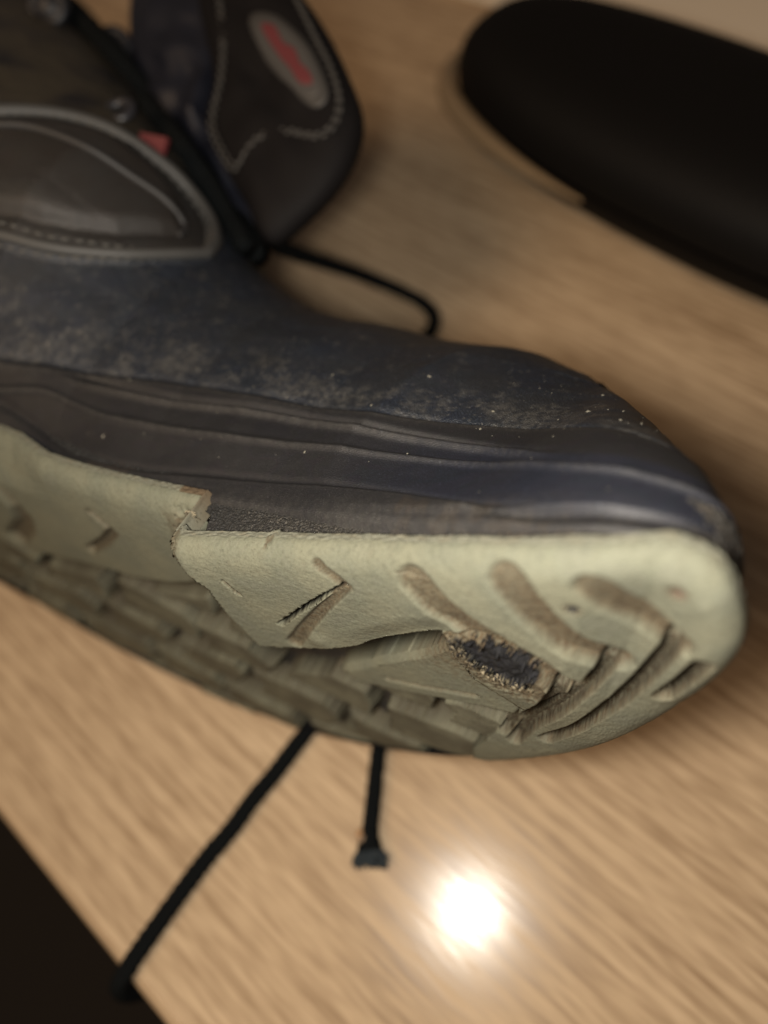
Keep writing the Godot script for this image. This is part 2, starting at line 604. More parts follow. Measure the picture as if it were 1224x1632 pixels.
func build_upper(boot: Node3D) -> void:
	var st := stations([[0.0, 5.0, 0.12], [5.0, 13.0, 0.06], [13.0, 35.0, 0.032], [35.0, 42.0, 0.10], [42.0, RL, 0.25]])
	var na := st.size() - 1
	# angles: close together near the sole, where the rand's ridges run
	var fs := PackedFloat32Array()
	var rows := 250
	for k in rows:
		var t := float(k) / (rows - 1)
		fs.append(PI / 2 * (0.30 * t * t + 0.70 * pow(t, 1.25)) if k else 0.0)
	var low := 8                                    # rows below the first angle: the edge tucked under
	var nb := rows + low
	var v := PackedVector3Array(); v.resize(na * nb)
	for i in na:
		for j in rows:
			v[i * nb + j + low] = base_upper(st[i], fs[j])
		var p0 := v[i * nb + low]
		var S := ring_at(st[i], RS)
		var inw := (S - Vector2(p0.x, p0.y)).normalized()
		for j in low:
			var t := float(low - j) / low
			v[i * nb + j] = Vector3(p0.x + inw.x * 0.12 * t * t, p0.y + inw.y * 0.12 * t * t, p0.z + 0.35 * t)
	var nr := grid_normals(v, na, nb, true)
	# which way is out: the vamp's normal must point up (+u) at the top side
	var probe := nr[int(na * 0.3) * nb + low + 40]
	var flip := probe.y < 0.0
	var panel := v2(PANEL)
	var closed := panel.duplicate(); closed.append(panel[0])
	var pbox := Rect2(panel[0], Vector2.ZERO)
	for p in panel: pbox = pbox.expand(p)
	pbox = pbox.grow(0.9)
	var col := PackedColorArray(); col.resize(v.size())
	var reg := PackedInt32Array(); reg.resize(v.size())
	var c_rand := Color(0.019, 0.0188, 0.0225)
	var c_vamp := Color(0.022, 0.0245, 0.029)
	var c_panel := Color(0.034, 0.031, 0.029)
	var c_upper := Color(0.060, 0.050, 0.034)
	var dust_and_glint := Color(0.22, 0.205, 0.175)
	var out := PackedVector3Array(); out.resize(v.size())
	for i in na:
		var a := st[i]
		var wa := soft_table(LA, a); var wb := soft_table(LB, a); var wc := soft_table(LC, a); var wd := soft_table(LD, a)
		var ab := smoothstep(19.5, 21.5, a) * (1.0 - smoothstep(29.3, 30.9, a))
		var focus := a > 10.0 and a < 36.0
		for j in nb:
			var g := i * nb + j
			var p := v[g]
			var w := -p.z
			var h := dome(a, rad_to_deg(fs[j - low])) if j >= low else 0.0
			if a > 26.0 and a < 40.0: h += 0.10 * smoothstep(29.0, 31.5, a) * (1.0 - smoothstep(36.0, 38.0, a)) * gauss(w - 1.2, 0.7)
			h -= (0.19 + 0.12 * (1.0 - smoothstep(20.5, 22.5, a))) * (1.0 - smoothstep(0.5, 1.7, w)) * (1.0 - smoothstep(25.5, 28.5, a)) if focus else 0.0
			var c := c_vamp
			var r := 1
			var big := n2.get_noise_3d(p.x * 0.55, p.y * 0.55, p.z * 0.55)
			if w < 5.0 and focus or w < wa + 0.3:
				# the rand: step at A, crease at B, shelf at C, lip at D
				h += 0.09 * (1.0 - 0.6 * smoothstep(28.5, 31.5, a)) * (1.0 - smoothstep(wa - 0.06, wa + 0.06, w)) - 0.03 * gauss(w - wa - 0.10, 0.05)
				h += ab * (-0.10 * gauss(w - wb - 0.06, 0.045) + 0.085 * gauss(w - wb + 0.06, 0.05))
				h += 0.065 * gauss(w - wc, 0.045) + 0.03 * (1.0 - smoothstep(wc - 0.04, wc + 0.05, w))
				h += 0.11 * (1.0 - smoothstep(wd - 0.05, wd + 0.05, w)) - 0.03 * gauss(w - wd - 0.1, 0.04)
				h -= 0.10 * (1.0 - smoothstep(0.05, 0.22, w))
				if w < wa: r = 0; c = c_rand
				# wrinkles of the vamp
				var wr := n1.get_noise_2d(p.x * 0.35 + p.z * 0.4, p.z * 0.9 + p.y * 0.2)
				if w > wa: h += 0.014 * wr + 0.005 * n1.get_noise_3d(p.x * 2.2, p.y * 2.2, p.z * 2.2)
				else: h += 0.004 * n1.get_noise_3d(p.x * 1.7, p.y * 1.7, p.z * 3.0)
			var aw := Vector2(a, w)
			if pbox.has_point(aw):
				var sd := seg_dist(aw, closed)
				var inside := Geometry2D.is_point_in_polygon(aw, panel)
				if inside:
					r = 2
					h += 0.08 + 0.24 * smoothstep(0.1, 0.9, sd)
					h += -0.10 * gauss(sd - 0.5, 0.1)
					c = c_panel.lerp(Color(0.025, 0.024, 0.024), 1.0 - smoothstep(0.4, 0.55, sd))
					c = c.lerp(Color(0.03, 0.024, 0.02), clampf(0.5 + big, 0, 1) * 0.6)
				else:
					h += 0.10 * (1.0 - smoothstep(0.0, 0.25, sd))
			if r == 1 and w > 4.4 and a < 26.0:
				var up_t := smoothstep(0.0, 0.8, w - lerp_table(PackedFloat32Array([10, 4.5, 13.5, 5.0, 14.4, 5.6, 15.4, 6.6, 16.3, 7.5, 17.2, 8.0, 18.2, 8.25, 19, 8.2, 19.8, 7.7, 20.5, 6.9, 21.5, 6.6, 24, 6.6]), a))
				if up_t > 0.5 and a < 22.0: r = 3
				c = c.lerp(c_upper.lerp(Color(0.012, 0.012, 0.015), clampf(0.15 + big * 1.3, 0, 1)), up_t)
				h += 0.05 * up_t * big
			# dirt and dust on the leather; ridge highlights and toe sheen are painted in
			var fine := n3.get_noise_3d(p.x * 7.0, p.y * 7.0, p.z * 7.0)
			var fine2 := n1.get_noise_3d(p.x * 8.0, p.y * 8.0, p.z * 8.0)
			if focus:
				var k := 0.0
				if r == 0:
					var near := 1.0 - smoothstep(0.1, 0.75, w)
					k = 0.03 * (0.6 + big)
					k += 0.20 * near * (0.75 + 0.35 * fine + 0.3 * big) * smoothstep(20.0, 23.0, a) * (1.0 - smoothstep(29.5, 32.0, a))
					k += 0.20 * (gauss(w - wc, 0.05) + gauss(w - wa + 0.06, 0.06) + ab * gauss(w - wb + 0.08, 0.06) + 0.7 * gauss(w - wd, 0.05)) * (0.6 + 0.4 * fine)  # dust along the ridges, which also paints their highlights
					if w < 0.55 and a > 28.3 and a < 31.4: c = c.lerp(Color(0.05, 0.036, 0.024), clampf(0.45 * smoothstep(-0.1, 0.4, n2.get_noise_2d(a * 2.5, w * 3.0)), 0, 1))
					if absf(a - 22.2) < 0.55 and w < 0.5: c = c.lerp(Color(0.085, 0.055, 0.038), 0.35)
					c = c.lerp(Color(0.017, 0.022, 0.042), 0.75 * smoothstep(26.0, 29.0, a) * (1.0 - smoothstep(wb - 0.1, wb, w)) * smoothstep(wd + 0.05, wd + 0.2, w))  # bluish sheen of the toe rand, put into its colour
				elif r == 1:
					var patch := smoothstep(0.15, 0.6, 0.6 * n2.get_noise_3d(p.x * 0.8 + 4.0, p.y * 0.8, p.z * 0.8) + 0.5 * n2.get_noise_3d(p.x * 2.6, p.y * 2.6, p.z * 2.6) + 0.55 * gauss(w - wa - 0.5, 0.5) - 0.1)
					k = 0.24 * patch * (0.55 + 0.6 * fine)
					k += 0.35 * smoothstep(0.80, 0.86, fine2) * smoothstep(-0.2, 0.5, big + 0.3)
					c = c.lerp(Color(0.017, 0.022, 0.033), clampf(0.5 + 0.9 * big, 0, 1))
				c = c.lerp(dust_and_glint, clampf(k, 0, 0.85))
			out[g] = p + (nr[g] * (-h if flip else h))
			col[g] = c * (1.75 if r == 0 else 3.3)
			reg[g] = r
	var wv := PackedVector3Array(); wv.resize(out.size())
	for g in out.size(): wv[g] = to_world(out[g].x, out[g].y, out[g].z)
	var ms := grid_meshes(wv, col, reg, na, nb, not flip_world(wv, na, nb, low), true)
	var names := ["rubber_rand", "vamp", "ankle_panel", "eyestay"]
	for r in ms:
		var o := put(boot, names[r], ms[r], MT.rand if r == 0 else MT.leather)
		if r == 2: o.set_meta("label", "padded dull brown panel edged with dark piping")
	upper_v = out; upper_nb = nb; upper_st = st; upper_low = low; upper_fs = fs

var upper_v := PackedVector3Array()
var upper_nb := 0
var upper_low := 0
var upper_st := PackedFloat32Array()
var upper_fs := PackedFloat32Array()

# true when the grid's own cross product points out of the boot (up, on the top side)
func flip_world(wv: PackedVector3Array, na: int, nb: int, low: int) -> bool:
	var i := int(na * 0.45)
	var j := low + 40
	# find a station on the top side
	var c := (wv[(i + 1) * nb + j] - wv[i * nb + j]).cross(wv[i * nb + j + 1] - wv[i * nb + j])
	return c.y > 0.0

# the displaced upper at station a and depth w (cm)
func upper_point(a: float, w: float) -> Vector3:
	var i := 0
	while i < upper_st.size() - 2 and upper_st[i] < a: i += 1
	for j in range(upper_low, upper_nb):
		var p := upper_v[i * upper_nb + j]
		if -p.z >= w: return p
	return upper_v[i * upper_nb + upper_nb - 1]

# ---------------------------------------------------------------- boot: sole
var RIM := PackedFloat32Array([0, -0.2, 17, -0.35, 19.2, -0.5, 19.8, -0.45, 20.8, -0.2, 21.8, -0.17, 24.3, -0.22, 30.0, -0.2, 32.2, -0.1, 32.7, -0.02, 33, 0.05, 34, 0.0, 36, -0.2, 73, -0.25])
var FLAP_LIFT := PackedFloat32Array([-4.4, 0.92, -3.4, 0.72, -2.3, 0.54, -0.8, 0.38, 1.0, 0.40, 2.0, 0.30, 2.6, 0.05, 3.2, 0.0])
var GAP := v2([-3.1, 4.13, -2.55, 4.40, -2.01, 4.68, -1.12, 5.25, -0.45, 5.95, 0.15, 6.59, 0.64, 7.01])
var FLAP := v2([-4.30, 8.0, -4.18, 6.5, -3.95, 6.2, -3.57, 5.85, -3.4, 5.0, -3.1, 4.13, -2.55, 4.36, -2.01, 4.64, -1.12, 5.22, -0.45, 5.95, 0.15, 6.59, 0.64, 7.01, 0.9, 7.0, 2.2, 10.5, -4.0, 10.5])
var G1 := v2([0.0, 7.74, 0.31, 7.45, 0.93, 7.15, 1.64, 6.78, 2.04, 6.39])
var G1B := v2([2.04, 6.39, 1.9, 5.6, 1.66, 4.6, 1.3, 3.5])
var G2 := v2([1.17, 8.55, 1.50, 8.10, 1.99, 7.60, 2.5, 7.32])
var G2B := v2([2.5, 7.32, 2.32, 6.46, 2.06, 5.5, 1.75, 4.4, 1.5, 3.3])
var G3 := v2([2.05, 8.95, 2.30, 8.68, 2.71, 8.37, 3.06, 8.12])
var G3B := v2([3.06, 8.12, 2.92, 7.08, 2.76, 6.23, 2.4, 5.0, 2.0, 3.9])
var G4B := v2([3.42, 7.9, 3.34, 7.3, 3.22, 6.7])
var HOLE := v2([0.47, 6.61, 0.68, 6.88, 0.94, 6.84, 1.2, 6.78, 1.49, 6.73, 1.69, 6.46, 1.58, 6.06, 1.36, 5.94, 1.05, 6.0, 0.76, 6.19])
var DIRT := v2([0.15, 6.5, 0.35, 6.0, 0.75, 5.5, 1.2, 5.2, 1.75, 5.5, 2.10, 6.2, 2.0, 6.5, 1.55, 6.9, 1.0, 7.1, 0.5, 6.95])
var CHUNK := v2([-1.95, 2.85, -1.73, 2.45, -0.64, 2.95, 0.79, 3.80, 1.50, 4.15, 1.62, 4.75, 1.16, 5.05, 0.9, 5.6, 0.62, 6.35, 0.35, 5.85, -0.2, 5.0, -0.95, 4.12, -1.5, 3.38])
var VOID := v2([-3.9, 3.4, -4.3, 1.7, -3.9, 1.35, -3.18, 1.50, -2.4, 2.0, -1.95, 2.85, -1.5, 3.38, -0.95, 4.12, -0.2, 5.0, 0.35, 5.85, 0.66, 6.5, 0.75, 7.0, 0.2, 6.7, -0.45, 6.0, -1.12, 5.3, -2.0, 4.75, -3.2, 4.3])
var SLIT := v2([-0.95, 3.30, -0.3, 3.62, 0.75, 4.25])
var VA := v2([-1.52, 7.28, -1.28, 7.18, -1.08, 7.04])
var VB := v2([-1.14, 7.02, -1.45, 6.65, -1.80, 6.16, -2.42, 5.25])
var VC := v2([-1.12, 6.95, -1.55, 6.2, -1.93, 5.45, -2.26, 4.72])
var SCR := [v2([-2.20, 7.62, -2.30, 7.45, -2.45, 7.12]), v2([-2.12, 7.55, -2.22, 7.40]), v2([-0.3, 7.75, 0.1, 7.85]), v2([-3.2, 6.2, -3.0, 5.9])]
var RV := v2([-6.95, 5.1, -6.62, 4.7, -7.1, 4.1, -7.8, 3.4])
var RG := v2([-9.75, 4.3, -9.6, 3.7, -9.9, 3.0, -10.7, 2.1])
var REAR := v2([-27, 3.6, -24, 2.9, -15, 3.0, -11.4, 1.9, -10.87, 1.6, -9.81, 1.87, -8.52, 2.34, -7.33, 2.72, -6.82, 2.82, -5.6, 3.4, -4.3, 4.3, -3.6, 5.2, -3.8, 6.2, -4.2, 8.0, -27, 8.0])
var REAR_EDGE := v2([-15, 3.2, -11.4, 1.9, -10.87, 1.6, -9.81, 1.87, -8.52, 2.34, -7.33, 2.72, -6.82, 2.82, -5.6, 3.4, -4.3, 4.3])
var TOE_LEFT := PackedFloat32Array([2.0, 0.8, 3.4, 1.2, 4.2, 1.45, 4.9, 1.55, 5.5, 0.8, 6.3, 0.42, 7.0, 0.3, 7.3, 0.1])

# height over the sole's plane, colour and piece of the tread at (s, u); d is the way in from the outline
func tread(s: float, u: float, a: float, d: float) -> Array:
	var p := Vector2(s, u)
	var j1 := n1.get_noise_2d(s * 5.0, u * 5.0)
	var j2 := n1.get_noise_2d(s * 17.0 + 40.0, u * 17.0)
	var big := n2.get_noise_2d(s * 0.7, u * 0.7)
	var pj := p + Vector2(j1, n1.get_noise_2d(s * 5.0 + 20.0, u * 5.0)) * 0.004
	var rubber := Color(0.222, 0.222, 0.160).lerp(Color(0.190, 0.196, 0.146), clampf(0.5 + big, 0, 1))
	var brown := Color(0.088, 0.062, 0.037).lerp(Color(0.125, 0.092, 0.056), clampf(0.5 + 0.8 * j1, 0, 1))
	var tan := Color(0.155, 0.122, 0.078)
	var h := 0.25
	var c := rubber
	var dirt := 0.0
	var r := 0
	var rim := lerp_table(RIM, a)
	var edge_lift := (rim + 0.2) * (1.0 - smoothstep(0.0, 1.0, d))
	var in_flap := Geometry2D.is_point_in_polygon(pj, FLAP)
	var toe := s > lerp_table(TOE_LEFT, u) and u > 1.5 and s > 0.0
	if in_flap or toe:
		r = 1
		var lift := lerp_table(FLAP_LIFT, s)
		if not in_flap: lift *= smoothstep(4.5, 6.8, u + 0.3 * s)
		h += lift + edge_lift
		# chevron grooves
		for e in [[G1, 0.35, 0.14], [G2, 0.32, 0.14], [G3, 0.26, 0.12]]:
			var q: PackedVector2Array = e[0]
			var gd := seg_dist(pj, q)
			var along := clampf((s - q[0].x) / (q[q.size() - 1].x - q[0].x), 0.0, 1.0)
			var hwid: float = e[1] * lerpf(0.95, 0.90, along)
			var k := 1.0 - smoothstep(hwid * 0.6, hwid * 1.04, gd)
			h -= float(e[2]) * k * lerpf(0.6, 1.35, smoothstep(0.0, 0.7, along))
			dirt = maxf(dirt, (1.0 - smoothstep(hwid * 0.62, hwid * 1.0, gd + 0.01 * j1)) * lerpf(0.8, 0.98, smoothstep(0.0, 0.35, along)))
		for q in [G1B, G2B, G3B, G4B]:
			var gd := seg_dist(pj, q)
			var k := 1.0 - smoothstep(0.06, 0.14, gd)
			h -= 0.24 * k
			dirt = maxf(dirt, (1.0 - smoothstep(0.09, 0.17, gd)) * 0.9)
			if gd < 0.1: brown = brown.lerp(Color(0.03, 0.022, 0.014), 0.7)
		# cut arrow in the flap
		if s < -0.7 and s > -3.0:
			var dv := seg_dist(pj, VA)
			h -= 0.05 * (1.0 - smoothstep(0.03, 0.13, dv))
			dirt = maxf(dirt, 0.8 * (1.0 - smoothstep(0.05, 0.13, dv)))
			dv = seg_dist(pj, VC)
			var wv := lerpf(0.17, 0.09, clampf((u - 4.7) / 2.2, 0, 1))
			h -= 0.075 * (1.0 - smoothstep(wv * 0.5, wv, dv))
			dirt = maxf(dirt, 0.85 * (1.0 - smoothstep(wv * 0.6, wv, dv)))
			dv = seg_dist(p + Vector2(j2, j1) * 0.012, VB)
			h -= 0.22 * (1.0 - smoothstep(0.015, 0.05, dv))
			if dv < 0.035: c = Color(0.02, 0.016, 0.012); dirt = minf(dirt, 0.1)
			h += 0.05 * gauss(p.distance_to(Vector2(-1.78, 5.1)), 0.14)
		for q in SCR:
			var dv := seg_dist(p + Vector2(j2, j1) * 0.02, q)
			if dv < 0.06:
				h -= 0.05 * (1.0 - smoothstep(0.01, 0.045, dv))
				dirt = maxf(dirt, 0.9 * (1.0 - smoothstep(0.012, 0.04, dv)))
		# dished lip along the flap's lower edge beside the hole
		if in_flap and s > -1.6:
			var gdist := seg_dist(p, GAP)
			h -= 0.10 * (1.0 - smoothstep(0.0, 0.45, gdist)) * smoothstep(-1.6, -0.6, s) * (1.0 - smoothstep(0.2, 0.7, s))
		# torn end of the flap
		if in_flap and s < -3.0:
			var tear := absf(s - (-4.15 + (6.5 - u) * 0.42 if u < 6.5 else -4.15))
			dirt = maxf(dirt, 0.75 * (1.0 - smoothstep(0.02, 0.2 + 0.1 * j1, tear)))
			h -= 0.10 * (1.0 - smoothstep(0.0, 0.2, tear)) * (1.0 + 0.6 * j2)
		# two small holes
		for q in [Vector2(1.91, 8.45), Vector2(2.84, 9.12)]:
			var dv: float = p.distance_to(q) + 0.02 * j2
			h -= (0.12 if q.x < 2.0 else 0.06) * (1.0 - smoothstep(0.05, 0.10, dv))
			if dv < 0.085: c = Color(0.015, 0.015, 0.018) if q.x < 2.0 else Color(0.10, 0.07, 0.05)
			elif dv < 0.13: dirt = maxf(dirt, 0.5)
	elif Geometry2D.is_point_in_polygon(pj, CHUNK):
		# the piece under the flap
		r = 3
		h = 0.16 + 0.06 * smoothstep(3.0, 6.0, u)
		var sdl := seg_dist(pj, SLIT)
		h -= 0.08 * (1.0 - smoothstep(0.02, 0.08, sdl))
		dirt = 0.7 * (1.0 - smoothstep(0.03, 0.09, sdl))
		var ed := 1e9
		for k in CHUNK.size():
			ed = minf(ed, p.distance_to(Geometry2D.get_closest_point_to_segment(p, CHUNK[k], CHUNK[(k + 1) % CHUNK.size()])))
		h -= 0.12 * (1.0 - smoothstep(0.0, 0.13, ed))
		dirt = maxf(dirt, 0.8 * smoothstep(4.4, 5.6, u + 0.25 * j1))
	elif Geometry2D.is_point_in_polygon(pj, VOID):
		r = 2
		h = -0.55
		c = Color(0.015, 0.014, 0.013)  # black of the core, also painting the shadow line under the flap
	elif Geometry2D.is_point_in_polygon(pj, REAR):
		# the outer lug behind the tear
		r = 0
		h += edge_lift
		var dv := seg_dist(pj, RV)
		h -= 0.13 * (1.0 - smoothstep(0.04, 0.14, dv))
		dirt = 0.85 * (1.0 - smoothstep(0.06, 0.2, dv))
		dv = seg_dist(pj, RG)
		h -= 0.20 * (1.0 - smoothstep(0.1, 0.36, dv))
		dirt = maxf(dirt, 0.8 * (1.0 - smoothstep(0.12, 0.38, dv)))
		for k in range(0, 12):
			dv = p.distance_to(Geometry2D.get_closest_point_to_segment(p, REAR[k], REAR[k + 1]))
			h -= 0.14 * (1.0 - smoothstep(0.0, 0.2, dv))
		# torn right end
		var tx := -4.35 - s + 0.12 * j1
		dirt = maxf(dirt, 0.9 * (1.0 - smoothstep(0.25, 0.7, tx)) * smoothstep(6.35, 6.0, u))
		h -= 0.12 * (1.0 - smoothstep(0.05, 0.4, tx)) * smoothstep(6.5, 6.1, u)
	else:
		# small lugs of the middle and the far side
		r = 2
		var wob := 0.16 * n1.get_noise_2d(s * 0.35 + 7.0, u * 0.35)
		var row := floorf((u + 4.15 - s * 0.03 + wob) / 1.62)
		var fu := (u + 4.15 - s * 0.03 + wob) / 1.62 - row
		var ss := s + row * 1.13 + 0.7 * absf(fu - 0.5) + 0.2 * n1.get_noise_2d(u * 0.4, s * 0.3)
		var cell := floorf(ss / 2.35)
		var fs := ss / 2.35 - cell
		var du := minf(fu, 1.0 - fu) * 1.62
		var ds := minf(fs, 1.0 - fs) * 2.35
		var e := minf(du - 0.24, ds - 0.20) + 0.03 * j1
		if s < -3.4:
			e = minf(e, seg_dist(p, REAR_EDGE) - 0.45)
		var k := smoothstep(-0.05, 0.07, e)
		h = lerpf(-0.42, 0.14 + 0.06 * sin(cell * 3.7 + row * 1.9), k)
		c = c.lerp(Color(0.105, 0.095, 0.066), 0.55 + 0.3 * big)  # dirty film that also puts this zone's shade into the colour
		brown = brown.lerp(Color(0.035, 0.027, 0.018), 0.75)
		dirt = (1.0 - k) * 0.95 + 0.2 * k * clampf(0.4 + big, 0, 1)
		if k > 0.02: r = 100 + int(row) * 40 + int(cell) + 30
		h += edge_lift * 0.6
	# worn hole with its dirty surround
	if s > -0.3 and s < 2.4 and u > 4.8 and u < 7.4:
		var ph := p + Vector2(j1 * 0.07 + j2 * 0.05, j2 * 0.05 + n1.get_noise_2d(s * 5.0 + 20.0, u * 5.0) * 0.07)
		var sd := 1e9
		for k in HOLE.size():
			sd = minf(sd, ph.distance_to(Geometry2D.get_closest_point_to_segment(ph, HOLE[k], HOLE[(k + 1) % HOLE.size()])))
		if Geometry2D.is_point_in_polygon(ph, HOLE):
			h -= 0.13 * smoothstep(0.0, 0.07, sd) + 0.006 * j2 - 0.02 * j1
			c = Color(0.012, 0.012, 0.014).lerp(Color(0.026, 0.026, 0.028), clampf(0.3 + j2 * 0.6, 0, 1))
			dirt = 0.0
		elif Geometry2D.is_point_in_polygon(pj, DIRT):
			dirt = maxf(dirt, 0.9 * (1.0 - smoothstep(0.25, 0.55, sd + 0.1 * j1)))
			h -= 0.07 * (1.0 - smoothstep(0.1, 0.5, sd))
			if sd < (0.13 + 0.12 * j1) * smoothstep(-0.15, 0.25, (1.08 - s) * 0.45 + (6.3 - u) * 0.9 + 0.25 * j1):
				brown = tan
				dirt = 0.95
				h += 0.03 * j2 + 0.01
			elif u > 6.6: brown = Color(0.115, 0.082, 0.047)
	# fine relief and grime
	h += 0.003 * j1 + 0.003 * j2
	dirt = clampf(dirt * (0.85 + 0.3 * j2) + 0.10 * smoothstep(0.35, 0.8, n2.get_noise_2d(s * 2.2 + 9.0, u * 2.2)), 0.0, 1.0)
	c = c.lerp(brown, dirt)
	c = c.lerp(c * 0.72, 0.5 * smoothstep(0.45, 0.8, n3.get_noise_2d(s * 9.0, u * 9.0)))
	return [h, c, r]

func build_sole(boot: Node3D) -> void:
	var st := stations([[0.0, 9.0, 0.2], [9.0, 18.0, 0.06], [18.0, 36.0, 0.028], [36.0, 52.0, 0.05], [52.0, 56.0, 0.1], [56.0, RL, 0.2]])
	var na := st.size()
	var inner := 190
	var wall := 14
	var nb := inner + wall
	var v := PackedVector3Array(); v.resize(na * nb)
	var col := PackedColorArray(); col.resize(na * nb)
	var reg := PackedInt32Array(); reg.resize(na * nb)
	var rho := 0.40
	for i in na:
		var a := st[i]
		var Q := ring_at(a, RQ)
		var S := ring_at(a, RS)
		var d := Q - S
		var len := d.length()
		var last := []
		for j in inner:
			var t := float(j) / (inner - 1)
			t = 1.0 - pow(1.0 - t, 1.25)
			var p := S + d * t
			var din := len * (1.0 - t)
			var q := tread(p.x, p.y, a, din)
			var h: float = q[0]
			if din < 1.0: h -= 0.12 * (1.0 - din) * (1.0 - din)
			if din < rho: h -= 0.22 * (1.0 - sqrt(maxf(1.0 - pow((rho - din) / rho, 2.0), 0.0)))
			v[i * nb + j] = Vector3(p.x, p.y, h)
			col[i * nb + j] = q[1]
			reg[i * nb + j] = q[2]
			last = q
		var edge := v[i * nb + inner - 1]
		var dir := d / len
		for j in wall:
			var t := float(j + 1) / wall
			var g := i * nb + inner + j
			# down the side wall, then in under the lip
			var off := -0.02 * t
			var drop := 0.16 * minf(t / 0.75, 1.0)
			if t > 0.75: off -= (t - 0.75) / 0.25 * 0.30
			var jj := n1.get_noise_2d(a * 6.0, t * 3.0)
			v[g] = Vector3(edge.x + dir.x * (off + 0.012 * jj), edge.y + dir.y * (off + 0.012 * jj), edge.z - drop + 0.012 * jj * t)
			var c: Color = Color(0.208, 0.208, 0.162)
			var sc := n1.get_noise_2d(a * 3.0, t * 2.0 + 50.0)
			c = c.lerp(Color(0.20, 0.17, 0.11), 0.35 * smoothstep(0.2, 0.8, sc))
			if n3.get_noise_2d(a * 30.0, t * 9.0) > 0.62: c = c * 0.7
			col[g] = (col[i * nb + inner - 1] as Color).lerp(c, smoothstep(0.0, 0.3, t))
			var rr := int(last[2])
			if a > 24.2 and a < 24.95 and rr == 0:
				col[g] = Color(0.13, 0.095, 0.06)
			reg[g] = rr
	var wv := PackedVector3Array(); wv.resize(v.size())
	for g in v.size(): wv[g] = to_world(v[g].x, v[g].y, v[g].z)
	# does the grid's cross product point out of the sole?
	var gi := int(na * 0.45) * nb + inner / 2
	var cr := (wv[gi + nb] - wv[gi]).cross(wv[gi + 1] - wv[gi])
	var ms := grid_meshes(wv, col, reg, na, nb, cr.dot(BN) < 0.0)
	var outsole := Node3D.new()
	outsole.name = "outsole"
	boot.add_child(outsole, true)
	var keys := ms.keys()
	keys.sort()
	for r in keys:
		if r == 0: put(outsole, "outer_lug", ms[r], MT.rubber)
		elif r == 1:
			var o := put(outsole, "torn_sole_flap", ms[r], MT.rubber)
			o.set_meta("label", "peeled front piece of the olive sole with chevron grooves and a worn hole")
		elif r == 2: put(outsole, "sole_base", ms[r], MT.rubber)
		elif r == 3: put(outsole, "cracked_lug", ms[r], MT.rubber)
		else: put(outsole, "tread_lug", ms[r], MT.rubber)
	# rest of the sole behind the frame: side wall and face, coarse
	build_midsole(boot)
	# frayed fibres round the hole and along the tear
	var fst := SurfaceTool.new()
	fst.begin(Mesh.PRIMITIVE_TRIANGLES)
	for k in 230:
		var at: Vector2
		var outw: Vector2
		if k < 140:
			var e := rng.randi() % HOLE.size()
			var h0 := HOLE[e]
			var h1 := HOLE[(e + 1) % HOLE.size()]
			at = h0.lerp(h1, rng.randf())
			outw = (Vector2(1.1, 6.3) - at).normalized().rotated(rng.randfn(0.0, 0.7))
			at -= outw * rng.randf() * 0.10
			if (1.08 - at.x) * 0.45 + (6.3 - at.y) * 0.9 < 0.0 and rng.randf() < 0.9: continue
		else:
			at = Vector2(-4.22 + rng.randfn(0, 0.05), 6.52 + rng.randfn(0, 0.03)) if k < 190 else Vector2(-4.4, 6.3).lerp(Vector2(-4.1, 5.9), rng.randf())
			outw = Vector2(1, -0.2).rotated(rng.randfn(0.0, 0.6))
		var hq := 0.22
		if k < 140: hq = (tread(at.x, at.y, 30.0, 1.0)[0] as float) - 0.02
		var ln := rng.randf_range(0.05, 0.15)
		var wd := rng.randf_range(0.016, 0.042)
		var lift := rng.randf_range(-0.01, 0.07)
		var b0 := Vector3(at.x, at.y, hq)
		var tip := Vector3(at.x + outw.x * ln, at.y + outw.y * ln, hq + lift)
		var side := Vector3(-outw.y, outw.x, 0) * wd
		var ring := [b0 + side, b0 - side * 0.5 + Vector3(0, 0, wd), b0 - side * 0.5 - Vector3(0, 0, wd)]
		for q in 3:
			for w3 in [ring[q], tip, ring[(q + 1) % 3]]:
				fst.add_vertex(to_world(w3.x, w3.y, w3.z))
	fst.generate_normals()
	var fo := put(outsole, "frayed_fibres", fst.commit(), MT.fray)
	fo.set_meta("kind", "stuff")

